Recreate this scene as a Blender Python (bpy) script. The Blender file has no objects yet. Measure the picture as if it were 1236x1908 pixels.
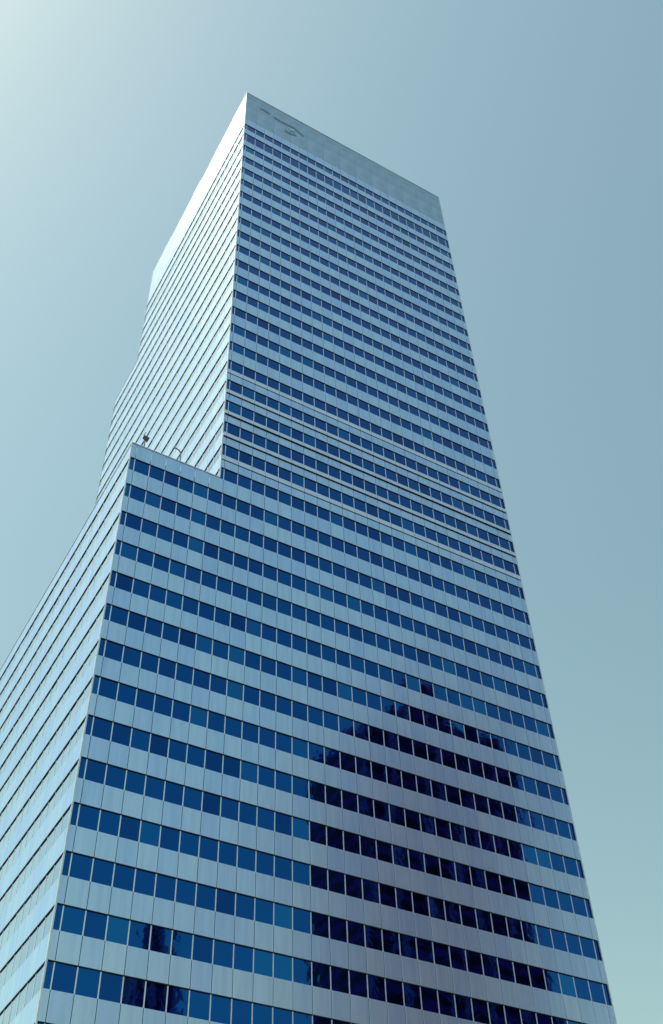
import bpy, math, random
from mathutils import Vector, Matrix

# ------------------------------------------------------------------ camera, sky, sun, exposure
S = 1.6                                   # metres per window bay
FH = 2.423                                # storey height in bays
W = 30.71                                 # full width of the tower in bays
US = 6.07                                 # upper shaft starts here (corner notch)
CAM = Vector((-12.144, -42.755, -53.778)) # in bays, z measured from the head of storey 0
FPX, YAW, PIT, ROLL = 2014.662, 0.55645, 0.81786, -0.04246
Z0 = -CAM.z * S + 1.65                    # world height of storey 0's window head; ground is z = 0
def P(x, y, z): return Vector((x * S, y * S, z * S + Z0))

sc = bpy.context.scene
col = sc.collection
f = Vector((math.sin(YAW) * math.cos(PIT), math.cos(YAW) * math.cos(PIT), math.sin(PIT)))
r = f.cross(Vector((0, 0, 1))).normalized(); u = r.cross(f)
cr = math.cos(ROLL) * r + math.sin(ROLL) * u
cu = -math.sin(ROLL) * r + math.cos(ROLL) * u
cam_data = bpy.data.cameras.new('camera')
cam = bpy.data.objects.new('camera', cam_data); col.objects.link(cam)
m = Matrix((cr, cu, -f)).transposed().to_4x4(); m.translation = P(*CAM); cam.matrix_world = m
cam_data.sensor_fit = 'VERTICAL'; cam_data.sensor_height = 24
cam_data.lens = FPX / 1908 * 24
cam_data.clip_end = 20000
sc.camera = cam

SUN_AZ, SUN_EL = math.radians(-66), math.radians(61)     # azimuth from +Y towards +X
world = bpy.data.worlds.new('World'); sc.world = world; world.use_nodes = True
nt = world.node_tree; nt.nodes.clear()
out = nt.nodes.new('ShaderNodeOutputWorld'); bg = nt.nodes.new('ShaderNodeBackground')
sky = nt.nodes.new('ShaderNodeTexSky'); sky.sky_type = 'NISHITA'; sky.sun_disc = False
sky.sun_elevation = SUN_EL; sky.sun_rotation = SUN_AZ
sky.altitude = 0; sky.air_density = 1.8; sky.dust_density = 1.5; sky.ozone_density = 1.0
tint = nt.nodes.new('ShaderNodeMix'); tint.data_type = 'RGBA'; tint.blend_type = 'MULTIPLY'
tint.inputs[0].default_value = 1.0
tint.inputs[7].default_value = (1.02, 1.10, 0.86, 1)
nt.links.new(sky.outputs[0], tint.inputs[6]); nt.links.new(tint.outputs[2], bg.inputs[0])
bg.inputs[1].default_value = 0.15
nt.links.new(bg.outputs[0], out.inputs[0])

sd = bpy.data.lights.new('sun', 'SUN'); sd.energy = 2.2; sd.angle = math.radians(0.53); sd.color = (1, 0.95, 0.88)
sun = bpy.data.objects.new('sun', sd); col.objects.link(sun)
sv = Vector((math.sin(SUN_AZ) * math.cos(SUN_EL), math.cos(SUN_AZ) * math.cos(SUN_EL), math.sin(SUN_EL)))
sun.rotation_euler = sv.to_track_quat('Z', 'Y').to_euler()
sun.location = P(-60, 60, 80)
sc.view_settings.view_transform = 'Standard'; sc.view_settings.look = 'None'
sc.view_settings.exposure = 0.0; sc.view_settings.gamma = 1; sc.view_settings.use_curve_mapping = False

# ------------------------------------------------------------------ materials
def mat(name):
    mt = bpy.data.materials.new(name); mt.use_nodes = True
    n = mt.node_tree.nodes; return mt, n, mt.node_tree.links, n['Principled BSDF']
def cell_noise(n, l, sx, sz, ox=0.0, oz=0.0):
    """one random value per window bay and storey, taken from where the piece stands"""
    g = n.new('ShaderNodeNewGeometry'); sp = n.new('ShaderNodeSeparateXYZ'); l.new(g.outputs['Position'], sp.inputs[0])
    outs = []
    for i, (s, o) in enumerate(((sx, ox), (sx, ox), (sz, oz))):
        a = n.new('ShaderNodeMath'); a.operation = 'SUBTRACT'; a.inputs[1].default_value = o; l.new(sp.outputs[i], a.inputs[0])
        b = n.new('ShaderNodeMath'); b.operation = 'DIVIDE'; b.inputs[1].default_value = s; l.new(a.outputs[0], b.inputs[0])
        c = n.new('ShaderNodeMath'); c.operation = 'FLOOR'; l.new(b.outputs[0], c.inputs[0]); outs.append(c)
    cb = n.new('ShaderNodeCombineXYZ')
    for i in range(3): l.new(outs[i].outputs[0], cb.inputs[i])
    w = n.new('ShaderNodeTexWhiteNoise'); w.noise_dimensions = '3D'; l.new(cb.outputs[0], w.inputs[0])
    return w.outputs[0], g.outputs['Position']
def ramp(n, l, fac, stops):
    rp = n.new('ShaderNodeValToRGB'); e = rp.color_ramp.elements
    while len(e) < len(stops): e.new(0.5)
    for el, (p_, c_) in zip(e, stops): el.position = p_; el.color = (*c_, 1)
    l.new(fac, rp.inputs[0]); return rp.outputs[0]
def noise(n, l, vec, scale, detail=3, dist=0.0):
    t = n.new('ShaderNodeTexNoise'); t.inputs['Scale'].default_value = scale; t.inputs['Detail'].default_value = detail
    t.inputs['Distortion'].default_value = dist
    if vec: l.new(vec, t.inputs['Vector'])
    return t.outputs[0]
def bump(n, l, h, strength, dist, b):
    bp = n.new('ShaderNodeBump'); bp.inputs['Strength'].default_value = strength; bp.inputs['Distance'].default_value = dist
    l.new(h, bp.inputs['Height']); l.new(bp.outputs[0], b.inputs['Normal'])

M = {}
mt, n, l, b = mat('blue_mirror_glass'); M['glass'] = mt
rv, pos = cell_noise(n, l, S, FH * S, 0.355 * S, Z0)
l.new(ramp(n, l, rv, [(0, (0.002, 0.058, 0.22)), (0.12, (0.003, 0.080, 0.28)), (0.85, (0.003, 0.10, 0.32)), (0.92, (0.006, 0.13, 0.36)), (1, (0.010, 0.15, 0.37))]), b.inputs['Base Color'])
b.inputs['Metallic'].default_value = 1.0; b.inputs['Roughness'].default_value = 0.03
b.inputs['Specular Tint'].default_value = (1, 1, 1, 1)
b.inputs['Coat Weight'].default_value = 0.3; b.inputs['Coat Roughness'].default_value = 0.03
bump(n, l, noise(n, l, pos, 0.9, 2, 0.4), 0.5, 0.012, b)
b.inputs['Coat Weight'].default_value = 0.15
lw = n.new('ShaderNodeLayerWeight'); lw.inputs[0].default_value = 0.5
mr = n.new('ShaderNodeMapRange'); mr.interpolation_type = 'SMOOTHSTEP'
mr.inputs[1].default_value = 0.68; mr.inputs[2].default_value = 0.82; mr.inputs[3].default_value = 0.0; mr.inputs[4].default_value = 0.94
l.new(lw.outputs['Facing'], mr.inputs[0])
gl = n.new('ShaderNodeBsdfGlossy'); gl.inputs['Color'].default_value = (0.82, 0.90, 0.93, 1); gl.inputs['Roughness'].default_value = 0.12
mx = n.new('ShaderNodeMixShader'); l.new(mr.outputs[0], mx.inputs[0]); l.new(b.outputs[0], mx.inputs[1]); l.new(gl.outputs[0], mx.inputs[2])
l.new(mx.outputs[0], n['Material Output'].inputs['Surface'])

mt, n, l, b = mat('spandrel_panel'); M['spandrel'] = mt
rv, pos = cell_noise(n, l, S, FH * S, 0.355 * S, Z0)
c1 = ramp(n, l, rv, [(0, (0.58, 0.75, 1.0)), (0.5, (0.63, 0.80, 1.0)), (1, (0.68, 0.84, 1.0))])
mp = n.new('ShaderNodeMapping'); mp.inputs['Scale'].default_value = (2.2, 2.2, 0.16); l.new(pos, mp.inputs['Vector'])
st_ = ramp(n, l, noise(n, l, mp.outputs[0], 1.0, 5), [(0.30, (0.86, 0.87, 0.89)), (0.62, (1, 1, 1))])
mm_ = n.new('ShaderNodeMix'); mm_.data_type = 'RGBA'; mm_.blend_type = 'MULTIPLY'; mm_.inputs[0].default_value = 1
l.new(c1, mm_.inputs[6]); l.new(st_, mm_.inputs[7]); l.new(mm_.outputs[2], b.inputs['Base Color'])
b.inputs['Metallic'].default_value = 0.93
rr = n.new('ShaderNodeMapRange'); rr.inputs[3].default_value = 0.285; rr.inputs[4].default_value = 0.33
l.new(noise(n, l, pos, 0.35, 4), rr.inputs[0]); l.new(rr.outputs[0], b.inputs['Roughness'])
bump(n, l, noise(n, l, pos, 0.5, 1), 0.18, 0.012, b)

def simple(key, name, colr, metal, rough, nscale=2.0, var=0.15, bstr=0.1):
    mt, n, l, b = mat(name); M[key] = mt
    tc = n.new('ShaderNodeTexCoord')
    nz = noise(n, l, tc.outputs['Object'], nscale, 5)
    lo = tuple(c * (1 - var) for c in colr); hi = tuple(min(1, c * (1 + var)) for c in colr)
    l.new(ramp(n, l, nz, [(0.3, lo), (0.7, hi)]), b.inputs['Base Color'])
    if key in ('bronze', 'pale', 'bronzeglass'): b.inputs['Specular IOR Level'].default_value = 0.1
    b.inputs['Metallic'].default_value = metal; b.inputs['Roughness'].default_value = rough
    bump(n, l, nz, bstr, 0.01, b)
simple('mullion', 'brushed_aluminium', (0.95, 0.93, 0.95), 1.0, 0.40)
simple('glint', 'bright_glint_metal', (0.86, 0.88, 0.95), 1.0, 0.38, 1.0, 0.06)
simple('dark', 'dark_joint_backing', (0.02, 0.03, 0.045), 0.0, 0.7)
simple('crown', 'crown_metal_panel', (0.46, 0.57, 0.68), 0.85, 0.42, 0.4)
simple('trim', 'corner_trim_metal', (0.80, 0.82, 0.84), 0.6, 0.35)
simple('roof', 'roof_membrane', (0.30, 0.30, 0.29), 0.0, 0.9, 0.5)
simple('louver', 'louver_metal', (0.07, 0.11, 0.16), 0.4, 0.5)
simple('mark', 'faded_sign_metal', (0.30, 0.40, 0.48), 0.8, 0.5)
simple('markpale', 'pale_sign_metal', (0.55, 0.63, 0.70), 0.5, 0.4)
simple('steel', 'galvanised_steel', (0.12, 0.15, 0.18), 0.3, 0.5)
simple('bronze', 'maroon_brick', (0.27, 0.035, 0.19), 0.0, 0.9, 0.3, 0.3)
simple('bronzeglass', 'bronze_window_glass', (0.012, 0.012, 0.02), 0.0, 0.15, 0.3, 0.3)
simple('pale', 'pale_stone_band', (0.46, 0.15, 0.40), 0.0, 0.6, 0.3, 0.2)
simple('asphalt', 'asphalt', (0.05, 0.05, 0.052), 0.0, 0.9, 0.8, 0.25)
simple('paving', 'concrete_paving', (0.28, 0.27, 0.26), 0.0, 0.85, 0.5, 0.15)

# ------------------------------------------------------------------ helpers
def tag(o, label=None, cat=None, group=None, kind=None):
    if label: o['label'] = label
    if cat: o['category'] = cat
    if group: o['group'] = group
    if kind: o['kind'] = kind
    return o
def link(name, mesh, parent=None):
    o = bpy.data.objects.new(name, mesh); col.objects.link(o)
    if parent: o.parent = parent
    return o
def empty(name, loc):
    o = bpy.data.objects.new(name, None); col.objects.link(o); o.location = loc; o.empty_display_size = 1
    return o
class MB:
    def __init__(s): s.v = []; s.f = []
    def add(s, vs, fs):
        k = len(s.v); s.v += [tuple(p) for p in vs]; s.f += [tuple(i + k for i in q) for q in fs]; return s
    def box(s, a, b_):
        x0, y0, z0 = a; x1, y1, z1 = b_
        return s.add([(x0,y0,z0),(x1,y0,z0),(x1,y1,z0),(x0,y1,z0),(x0,y0,z1),(x1,y0,z1),(x1,y1,z1),(x0,y1,z1)],
                     [(0,3,2,1),(4,5,6,7),(0,1,5,4),(1,2,6,5),(2,3,7,6),(3,0,4,7)])
    def tube(s, pts, rad, seg=8):
        rings = []
        for i, p in enumerate(pts):
            p = Vector(p); a = Vector(pts[max(0, i-1)]); c = Vector(pts[min(len(pts)-1, i+1)])
            d = (c - a).normalized(); e = d.orthogonal().normalized(); g = d.cross(e)
            if i and e.dot(pe) < 0: e = -e; g = d.cross(e)
            if i: e = (pe - d * pe.dot(d)).normalized(); g = d.cross(e)
            pe = e
            rings.append([p + rad * (math.cos(t) * e + math.sin(t) * g) for t in [2*math.pi*j/seg for j in range(seg)]])
        vs = [q for rg in rings for q in rg]; fs = []
        for i in range(len(pts)-1):
            for j in range(seg): fs.append((i*seg+j, i*seg+(j+1)%seg, (i+1)*seg+(j+1)%seg, (i+1)*seg+j))
        fs.append(tuple(range(seg))[::-1]); fs.append(tuple((len(pts)-1)*seg+j for j in range(seg)))
        return s.add(vs, fs)
    def mesh(s, name, material):
        me = bpy.data.meshes.new(name); me.from_pydata(s.v, [], s.f); me.materials.append(material); me.update(); return me
    def build(s, name, material, parent=None):
        return link(name, s.mesh(name, material), parent)

# ------------------------------------------------------------------ ground
g = MB().add([(-3000,-3000,0),(3000,-3000,0),(3000,3000,0),(-3000,3000,0)], [(0,1,2,3)]).build('ground', M['asphalt'])
tag(g, kind='structure')
pv = MB().box((-12, -10, 0), (W*S + 12, W*S + 12, 0.14)).build('pavement', M['paving']); tag(pv, kind='structure')
pv = MB().box((-60, P(0,-47,0).y, 0), (W*S + 90, P(0,-38,0).y, 0.14)).build('pavement', M['paving']); tag(pv, kind='structure')

# ------------------------------------------------------------------ the tower
tower = empty('office_tower', (W*S/2, W*S/2, 0.14))
tag(tower, 'tall blue glass office tower with pale spandrel bands and a stepped corner', 'tower')
TW = tower.location.copy()
def L(x, y, z): return P(x, y, z) - TW          # bays -> tower-local metres
rng = random.Random(7)
WIN = 0.462                                     # window share of a storey
KLOW = -21                                      # lowest glazed storey
KTOP = 22
ZROOF = 61.1
ZLOW = (-0.455) * FH                            # top of the lower block's parapet
KFAR = 18                                       # far corner is notched above this storey
REC = 0.085                                      # window recess (m)
HEADB = 0.05                                    # dark bar put in for soffit shade at each window head (m)
GAP = 0.045                                     # joint between spandrel panels (m)

# cells: (origin xy in bays, direction, normal, u0, u1, kind, z0, z1, extra)
cells = []; heads = []
def face(o, d, nrm, ulist, rows, parapet_top=None):
    """rows: storeys k whose window (head at k) and spandrel above belong to the face"""
    for k in rows:
        heads.append((o, d, nrm, ulist[0], ulist[-1], (k if k != 21 else 21.12) * FH))
        zh = k * FH; zs = (k - WIN) * FH; zn = (k + 1 - WIN) * FH
        if k == 21: zs = (21.12 - 0.68) * FH; zh = 21.12 * FH
        if k == 20: zn = (21.12 - 0.68) * FH
        for i in range(len(ulist) - 1):
            a, b_ = ulist[i], ulist[i+1]
            cells.append((o, d, nrm, a, b_, 'w', zs, zh, k))
            if i: cells.append((o, d, nrm, a, a, 'm', zs, zh, k))
            top = zn
            if parapet_top is not None and k == rows[-1]: top = parapet_top
            if top - zh > 0.05: cells.append((o, d, nrm, a, b_, 's', zh, top, k))
def ul(a, b_):
    xs = [a]; i = 0
    while 0.355 + i < b_ - 0.05:
        q = 0.355 + i
        if q > a + 0.05: xs.append(q)
        i += 1
    return xs + [b_]
X, Y = Vector((1,0,0)), Vector((0,1,0))
FARY = W - US
# front (towards the viewer, normal -y)
face(Vector((0,0,0)), X, -Y, ul(0, W), range(KLOW, 0), ZLOW)
face(Vector((0,0,0)), X, -Y, ul(US, W), range(0, KTOP+1))
# left side of the lower block, then of the shaft (normal -x)
face(Vector((0,0,0)), Y, -X, ul(0, W), range(KLOW, 0), ZLOW)
face(Vector((US,0,0)), Y, -X, ul(0, W), range(0, KFAR), (KFAR-0.455)*FH)
face(Vector((US,0,0)), Y, -X, ul(0, FARY), range(KFAR, KTOP+1))
# hidden sides
face(Vector((W,0,0)), Y, X, ul(0, W), range(KLOW, KFAR), (KFAR-0.455)*FH)
face(Vector((W,0,0)), Y, X, ul(0, W), range(KFAR, KTOP+1))

# which pieces show largest in the photograph
def px(p):
    q = p - P(*CAM); z = q.dot(f)
    return Vector((618 + FPX * q.dot(cr) / z, 954 - FPX * q.dot(cu) / z)), z
def area(c):
    o, d, nrm, a, b_, kd, z0, z1, k = c
    if kd == 'm': a, b_ = a - .03, a + .03
    mid = P(*(o.xy + (d * (a+b_)/2).xy), (z0+z1)/2)
    if (P(*CAM) - mid).dot(nrm) <= 0: return 0
    pts = []
    for uu, zz in ((a,z0),(b_,z0),(b_,z1),(a,z1)):
        w = o + d * uu; q, z = px(P(w.x, w.y, zz))
        if z <= 0: return 0
        pts.append(q)
    cx = sum(p_.x for p_ in pts)/4; cy = sum(p_.y for p_ in pts)/4
    if not (-5 < cx < 1241 and -5 < cy < 1920): return 0
    return 0.5 * abs(sum(pts[i].x*pts[(i+1)%4].y - pts[(i+1)%4].x*pts[i].y for i in range(4)))
single = set()
for kd in 'wsm':
    ids = sorted((i for i, c in enumerate(cells) if c[5] == kd), key=lambda i: -area(cells[i]))
    single |= set(i for i in ids[:300] if area(cells[i]) > 0)

NAMES = {'w': ('window_pane', 'window_panes', 'glass'), 's': ('spandrel_panel', 'spandrel_panels', 'spandrel'),
         'm': ('mullion', 'mullions', 'mullion'), 'l': ('glint_strip', 'glint_strips', 'glint')}
def local_box(w, h, t, cham=0.0):
    """a panel centred on the origin: u along x, v along z, front face at y = -t/2"""
    m_ = MB()
    if cham <= 0: return m_.box((-w/2, -t/2, -h/2), (w/2, t/2, h/2))
    c = cham
    vs = [(-w/2,t/2,-h/2),(w/2,t/2,-h/2),(w/2,t/2,h/2),(-w/2,t/2,h/2),
          (-w/2,-t/2+c,-h/2),(w/2,-t/2+c,-h/2),(w/2,-t/2+c,h/2),(-w/2,-t/2+c,h/2),
          (-w/2+c,-t/2,-h/2+c),(w/2-c,-t/2,-h/2+c),(w/2-c,-t/2,h/2-c),(-w/2+c,-t/2,h/2-c)]
    return m_.add(vs, [(3,2,1,0),(0,1,5,4),(1,2,6,5),(2,3,7,6),(3,0,4,7),(4,5,9,8),(5,6,10,9),(6,7,11,10),(7,4,8,11),(8,9,10,11)])
shared = {}
bulk = {k: MB() for k in 'wsml'}
def place(kd, o, d, nrm, uc, zc, w, h, t, depth, tilt, ind, cham=0.0):
    """centre at uc/zc (bays), front face 'depth' metres behind the facade plane"""
    c = L(*(o + d * uc).xy, zc) - nrm * (depth + t/2)
    side = (-nrm).cross(Vector((0,0,1)))            # local x so that local y points inwards
    rot = Matrix((side, -nrm, Vector((0,0,1)))).transposed()
    if tilt: rot = rot @ Matrix.Rotation(tilt[0], 3, 'X') @ Matrix.Rotation(tilt[1], 3, 'Z')
    key = (kd, round(w,3), round(h,3), round(t,3))
    mk = {'w':'glass','s':'spandrel','m':'mullion','l':'glint'}[kd]
    if ind:
        if key not in shared: shared[key] = local_box(w, h, t, cham).mesh(NAMES[kd][0], M[mk])
        ob = link(NAMES[kd][0], shared[key], tower)
        mm = rot.to_4x4(); mm.translation = c; ob.matrix_local = mm
    else:
        lb = local_box(w, h, t, cham)
        bulk[kd].add([c + rot @ Vector(v) for v in lb.v], lb.f)
SGN = -1
SPLIT = {4: 0.07, 3: 0.15, 2: 0.20, 1: 0.17, 0: 0.08}  # added bright tilted strips, by storey, standing in for wavy reflected glints
for i, (o, d, nrm, a, b_, kd, z0, z1, k) in enumerate(cells):
    ind = i in single
    jt = lambda s: (rng.gauss(0, s), rng.gauss(0, s))
    zc = (z0 + z1)/2; h = (z1 - z0) * S; w = (b_ - a) * S; uc = (a + b_)/2
    if kd == 'w':
        place('w', o, d, nrm, uc, zc, w - 0.012, h - 0.012, 0.03, REC, jt(0.0042), ind)
    elif kd == 'm':
        place('m', o, d, nrm, a, zc, 0.092, h - 0.01, 0.05, REC - 0.022, None, ind)
    else:
        sp = SPLIT.get(k) if nrm.y < -0.5 else None
        if sp:
            hu = h * 0.36; hl = h - hu - 0.06 - 0.4 * sp
            place('l', o, d, nrm, uc, z1 - (hu/2)/S, w - GAP, hu, 0.06, -0.4 * sp, (sp * SGN, 0), ind, 0.012)
            place('s', o, d, nrm, uc, z0 + (HEADB + (hl - HEADB)/2)/S, w - GAP, hl - HEADB, 0.12, 0, jt(0.002), ind, 0.012)
        else:
            place('s', o, d, nrm, uc, zc + HEADB/2/S, w - GAP, h - HEADB, 0.12, 0, jt(0.0022), ind, 0.012)
for kd in 'wsml':
    if not bulk[kd].v: continue
    ob = bulk[kd].build(NAMES[kd][1], M[NAMES[kd][2]], tower); tag(ob, kind='stuff')

head_mesh = {}
for (o, d, nrm, a, b_, z) in heads:
    w = (b_ - a) * S
    if round(w, 2) not in head_mesh: head_mesh[round(w, 2)] = local_box(w - 0.04, HEADB, 0.13).mesh('head_shade_bar', M['dark'])
    ob = link('head_shade_bar', head_mesh[round(w, 2)], tower)
    mm = Matrix(((-nrm).cross(Vector((0,0,1))), -nrm, Vector((0,0,1)))).transposed().to_4x4()
    mm.translation = L(*(o + d * (a + b_)/2).xy, z) + Vector((0, 0, HEADB/2)) - nrm * 0.075
    ob.matrix_local = mm

# dark core behind the skin, one box per tier
IN = 0.22 / S
def core(x0, x1, y0, y1, z0, z1):
    return MB().box(L(x0+IN, y0+IN, z0), L(x1-IN, y1-IN, z1)).build('wall', M['dark'], tower)
ZG = -TW.z + 0.0
core(0, W, 0, W, (KLOW-WIN)*FH, ZLOW - 0.7)
core(US, W, 0, W, ZLOW - 0.7, (KFAR-0.455)*FH - 0.5)
core(US, W, 0, FARY, (KFAR-0.455)*FH - 0.5, ZROOF - 0.7)
# base storeys below the glazing
bz = L(0, 0, (KLOW-WIN)*FH).z
MB().box((L(0.4,0,0).x, L(0,0.4,0).y, 0), (L(W-0.4,0,0).x, L(0,W-0.4,0).y, bz - 0.01)).build('lobby_wall', M['louver'], tower)
for i in range(7):
    for (px_, py_) in (((i*(W-0.8)/6, 0), (0, i*(W-0.8)/6)) if i else ((0, 0),)):
        c = L(px_ + 0.4, py_ + 0.4, 0)
        MB().box((c.x-0.55, c.y-0.55, 0), (c.x+0.55, c.y+0.55, bz - 0.02)).build('column', M['trim'], tower)

# roofs
MB().box(L(0.25, 0.25, ZLOW - 0.7), L(US + 0.05, W - 0.25, ZLOW - 0.55)).build('roof', M['roof'], tower)
MB().box(L(US + 0.25, 0.25, ZROOF - 0.7), L(W - 0.25, FARY - 0.25, ZROOF - 0.55)).build('roof', M['roof'], tower)
MB().box(L(US + 0.25, FARY - 0.05, (KFAR-0.455)*FH - 0.7), L(W - 0.25, W - 0.25, (KFAR-0.455)*FH - 0.55)).build('roof', M['roof'], tower)

# crown panels above the last glazed storey
zc0 = (KTOP + 1 - WIN) * FH; zc0 = KTOP * FH
crown_mesh = {}
def crown_face(o, d, nrm, us):
    bounds = []
    q = us[::2]
    if q[-1] != us[-1]: q.append(us[-1])
    for i in range(len(q)-1):
        w = (q[i+1]-q[i])*S; h = (ZROOF - zc0 - (1-WIN)*FH)*S
        zc = (ZROOF + zc0 + (1-WIN)*FH)/2
        key = (round(w,3), round(h,3))
        if key not in crown_mesh: crown_mesh[key] = local_box(w-0.02, h-0.02, 0.14, 0.01).mesh('crown_panel', M['crown'])
        c = L(*(o + d*(q[i]+q[i+1])/2).xy, zc) - nrm*0.07
        side = (-nrm).cross(Vector((0,0,1)))
        rot = Matrix((side, -nrm, Vector((0,0,1)))).transposed()
        rot = rot @ Matrix.Rotation(rng.gauss(0, .002), 3, 'X') @ Matrix.Rotation(rng.gauss(0, .002), 3, 'Z')
        ob = link('crown_panel', crown_mesh[key], tower); mm = rot.to_4x4(); mm.translation = c; ob.matrix_local = mm
crown_face(Vector((0,0,0)), X, -Y, ul(US, W))
crown_face(Vector((US,0,0)), Y, -X, ul(0, FARY))
crown_face(Vector((W,0,0)), Y, X, ul(0, FARY))

# metal copings and corner trims
t = 0.05/S
def coping(x0, x1, y0, y1, z):
    MB().box(L(x0, y0, z), L(x1, y1, z + 0.07)).build('coping', M['trim'], tower)
coping(-t, US, -t, 0.22, ZLOW + .004); coping(-t, 0.22, 0.22, W, ZLOW + .004)
coping(US-t, W+t, -t, 0.22, ZROOF + .004); coping(US-t, US+0.22, 0.22, FARY, ZROOF + .004)
coping(W-0.22, W+t, 0.22, FARY, ZROOF + .004); coping(US+.22, W-.22, FARY-.22, FARY+t, ZROOF + .004)
coping(US-t, US+.22, FARY, W, (KFAR-0.455)*FH + .004)
def trim(x, y, z0, z1, w=0.11):
    c0 = L(x, y, z0); c1 = L(x, y, z1)
    MB().box((c0.x - w/2, c0.y - w/2, c0.z), (c1.x + w/2, c1.y + w/2, c1.z)).build('corner_trim', M['trim'], tower)
trim(0, 0, (KLOW-WIN)*FH, ZLOW); trim(US, 0, ZLOW + .09, ZROOF); trim(W, 0, (KLOW-WIN)*FH, ZROOF)
trim(0, W, (KLOW-WIN)*FH, ZLOW); trim(US, W, ZLOW + .09, (KFAR-0.455)*FH); trim(US, FARY, (KFAR-0.455)*FH + .09, ZROOF)

# faded marks high on the crown
def stroke(pts, rad, mk, flat=0.05):
    q = []
    for i in range(len(pts)-1):
        for s_ in range(4):
            f_ = s_/4; q.append((pts[i][0]*(1-f_)+pts[i+1][0]*f_, pts[i][1]*(1-f_)+pts[i+1][1]*f_))
    q.append(pts[-1])
    mb = MB(); V = []
    for i, (x, k) in enumerate(q):
        a = Vector(q[max(0,i-1)]); c = Vector(q[min(len(q)-1,i+1)]); dd = Vector(((c.x-a.x), (c.y-a.y)*FH)).normalized()
        nn = Vector((-dd.y, dd.x)) * rad
        for sg in (1, -1):
            p0 = L(x + sg*nn.x, 0, k*FH + sg*nn.y)
            V += [p0 + Vector((0,-0.0,0)), p0 + Vector((0,-flat,0))]
    F = []
    for i in range(len(q)-1):
        k_ = 4*i
        F += [(k_+1,k_+3,k_+7,k_+5),(k_,k_+1,k_+5,k_+4),(k_+3,k_+2,k_+6,k_+7)]
    F += [(0,2,3,1), (4*(len(q)-1)+1,4*(len(q)-1)+3,4*(len(q)-1)+2,4*(len(q)-1))]
    mb.add(V, F).build('sign_mark', M[mk], tower)
stroke([(7.7, 24.33), (8.3, 24.36), (8.9, 24.30)], 0.20, 'mark')
stroke([(9.4, 24.20), (10.2, 24.12), (11.0, 24.16), (11.8, 24.22), (12.4, 24.02), (12.9, 23.85)], 0.17, 'mark', 0.055)
stroke([(10.7, 23.45), (11.3, 23.42), (12.0, 23.55)], 0.22, 'mark', 0.06)
stroke([(11.2, 23.78), (11.8, 23.88)], 0.26, 'markpale', 0.065)

# ------------------------------------------------------------------ davits on the lower roof
def davit(x, y, h, lab, hooded):
    base = P(x, y, ZLOW - 0.55); rt = empty('roof_davit', base)
    tag(rt, lab, 'davit', 'davits on the lower roof')
    MB().box((-.22,-.22,0),(.22,.22,.10)).build('base_plate', M['steel'], rt)
    top = h
    if hooded:
        MB().tube([(0,0,.1),(0,0,top-.5)], 0.07).build('post', M['steel'], rt)
        MB().add([(-.25,-.2,top-.1),(.30,-.2,top-.45),(.30,.2,top-.45),(-.25,.2,top-.1),(-.20,-.2,top+.08),(.42,-.2,top-.05),(.42,.2,top-.05),(-.20,.2,top+.08)],
                 [(3,2,1,0),(4,5,6,7),(0,1,5,4),(1,2,6,5),(2,3,7,6),(3,0,4,7)]).build('winch_hood', M['steel'], rt)
        MB().tube([(-.2,0,top-.05),(-.16,0,top+.4),(-.02,0,top+.8)], 0.05).build('arm', M['steel'], rt)
    else:
        MB().tube([(0,0,.1),(0,0,top-.35)], 0.075).build('post', M['steel'], rt)
        MB().tube([(0,0,top-.36),(-.06,-.02,top-.15),(-.25,-.08,top),(-.6,-.2,top-.02),(-.9,-.3,top-.2),(-1.0,-.34,top-.42)], 0.07).build('arm', M['steel'], rt)
davit(0.95, 0.55, 3.6, 'hooded dark davit at the outer corner of the lower roof', True)
davit(3.45, 0.55, 3.6, 'small hook-shaped davit on the lower roof beside the upper shaft', False)

# ------------------------------------------------------------------ buildings across the street, seen mirrored in the windows
def block(parent, x0, x1, y0, y1, z0, z1, bands):
    """bays in plan, heights in bays; parent-local metres"""
    o = parent.location
    A = P(x0, y0, z0) - o; B = P(x1, y1, z1) - o
    MB().box(A, B).build('wall', M['bronze'], parent)
    mb = MB(); pb = MB(); fh = FH*S*0.95
    nz = int((B.z - A.z) / fh)
    for i in range(nz):
        za = A.z + i*fh + 0.9
        mb.box((A.x+0.6, B.y+0.003, za), (B.x-0.6, B.y+0.06, za+1.9)); mb.box((A.x-0.06, A.y+0.6, za), (A.x-0.003, B.y-0.6, za+1.9))
    ob = mb.build('window_bands', M['bronzeglass'], parent); tag(ob, kind='stuff')
    nx = max(2, int((B.x-A.x)/bands))
    for i in range(nx+1):
        xx = A.x + (B.x-A.x)*i/nx
        pb.box((xx-0.5, B.y+0.07, A.z), (xx+0.5, B.y+0.35, B.z - 0.02))
    ob = pb.build('piers', M['pale'], parent); tag(ob, kind='stuff')
zg = -Z0/S
nb = empty('neighbour_tower', P(64.5, -62.6, 0)); nb.location.z = 0
tag(nb, 'maroon brick stepped tower mirrored in the lower right windows', 'tower')
y1 = -55.6
block(nb, 52, 77, y1-14, y1, zg, 31, 6.0)
block(nb, 58.5, 76.4, y1-4, y1, 31, 36.5, 6.0)
block(nb, 60, 66.7, y1-3, y1, 36.5, 41.8, 5.0)
st = empty('slim_tower', P(26.6, -57, 0)); st.location.z = 0
tag(st, 'slim dark tower mirrored in a few windows at the lower left', 'tower')
block(st, 25.0, 28.2, y1-3, y1, zg, -6, 4.0)
block(st, 25.4, 27.8, y1-2.6, y1, -6, -2.2, 3.0)
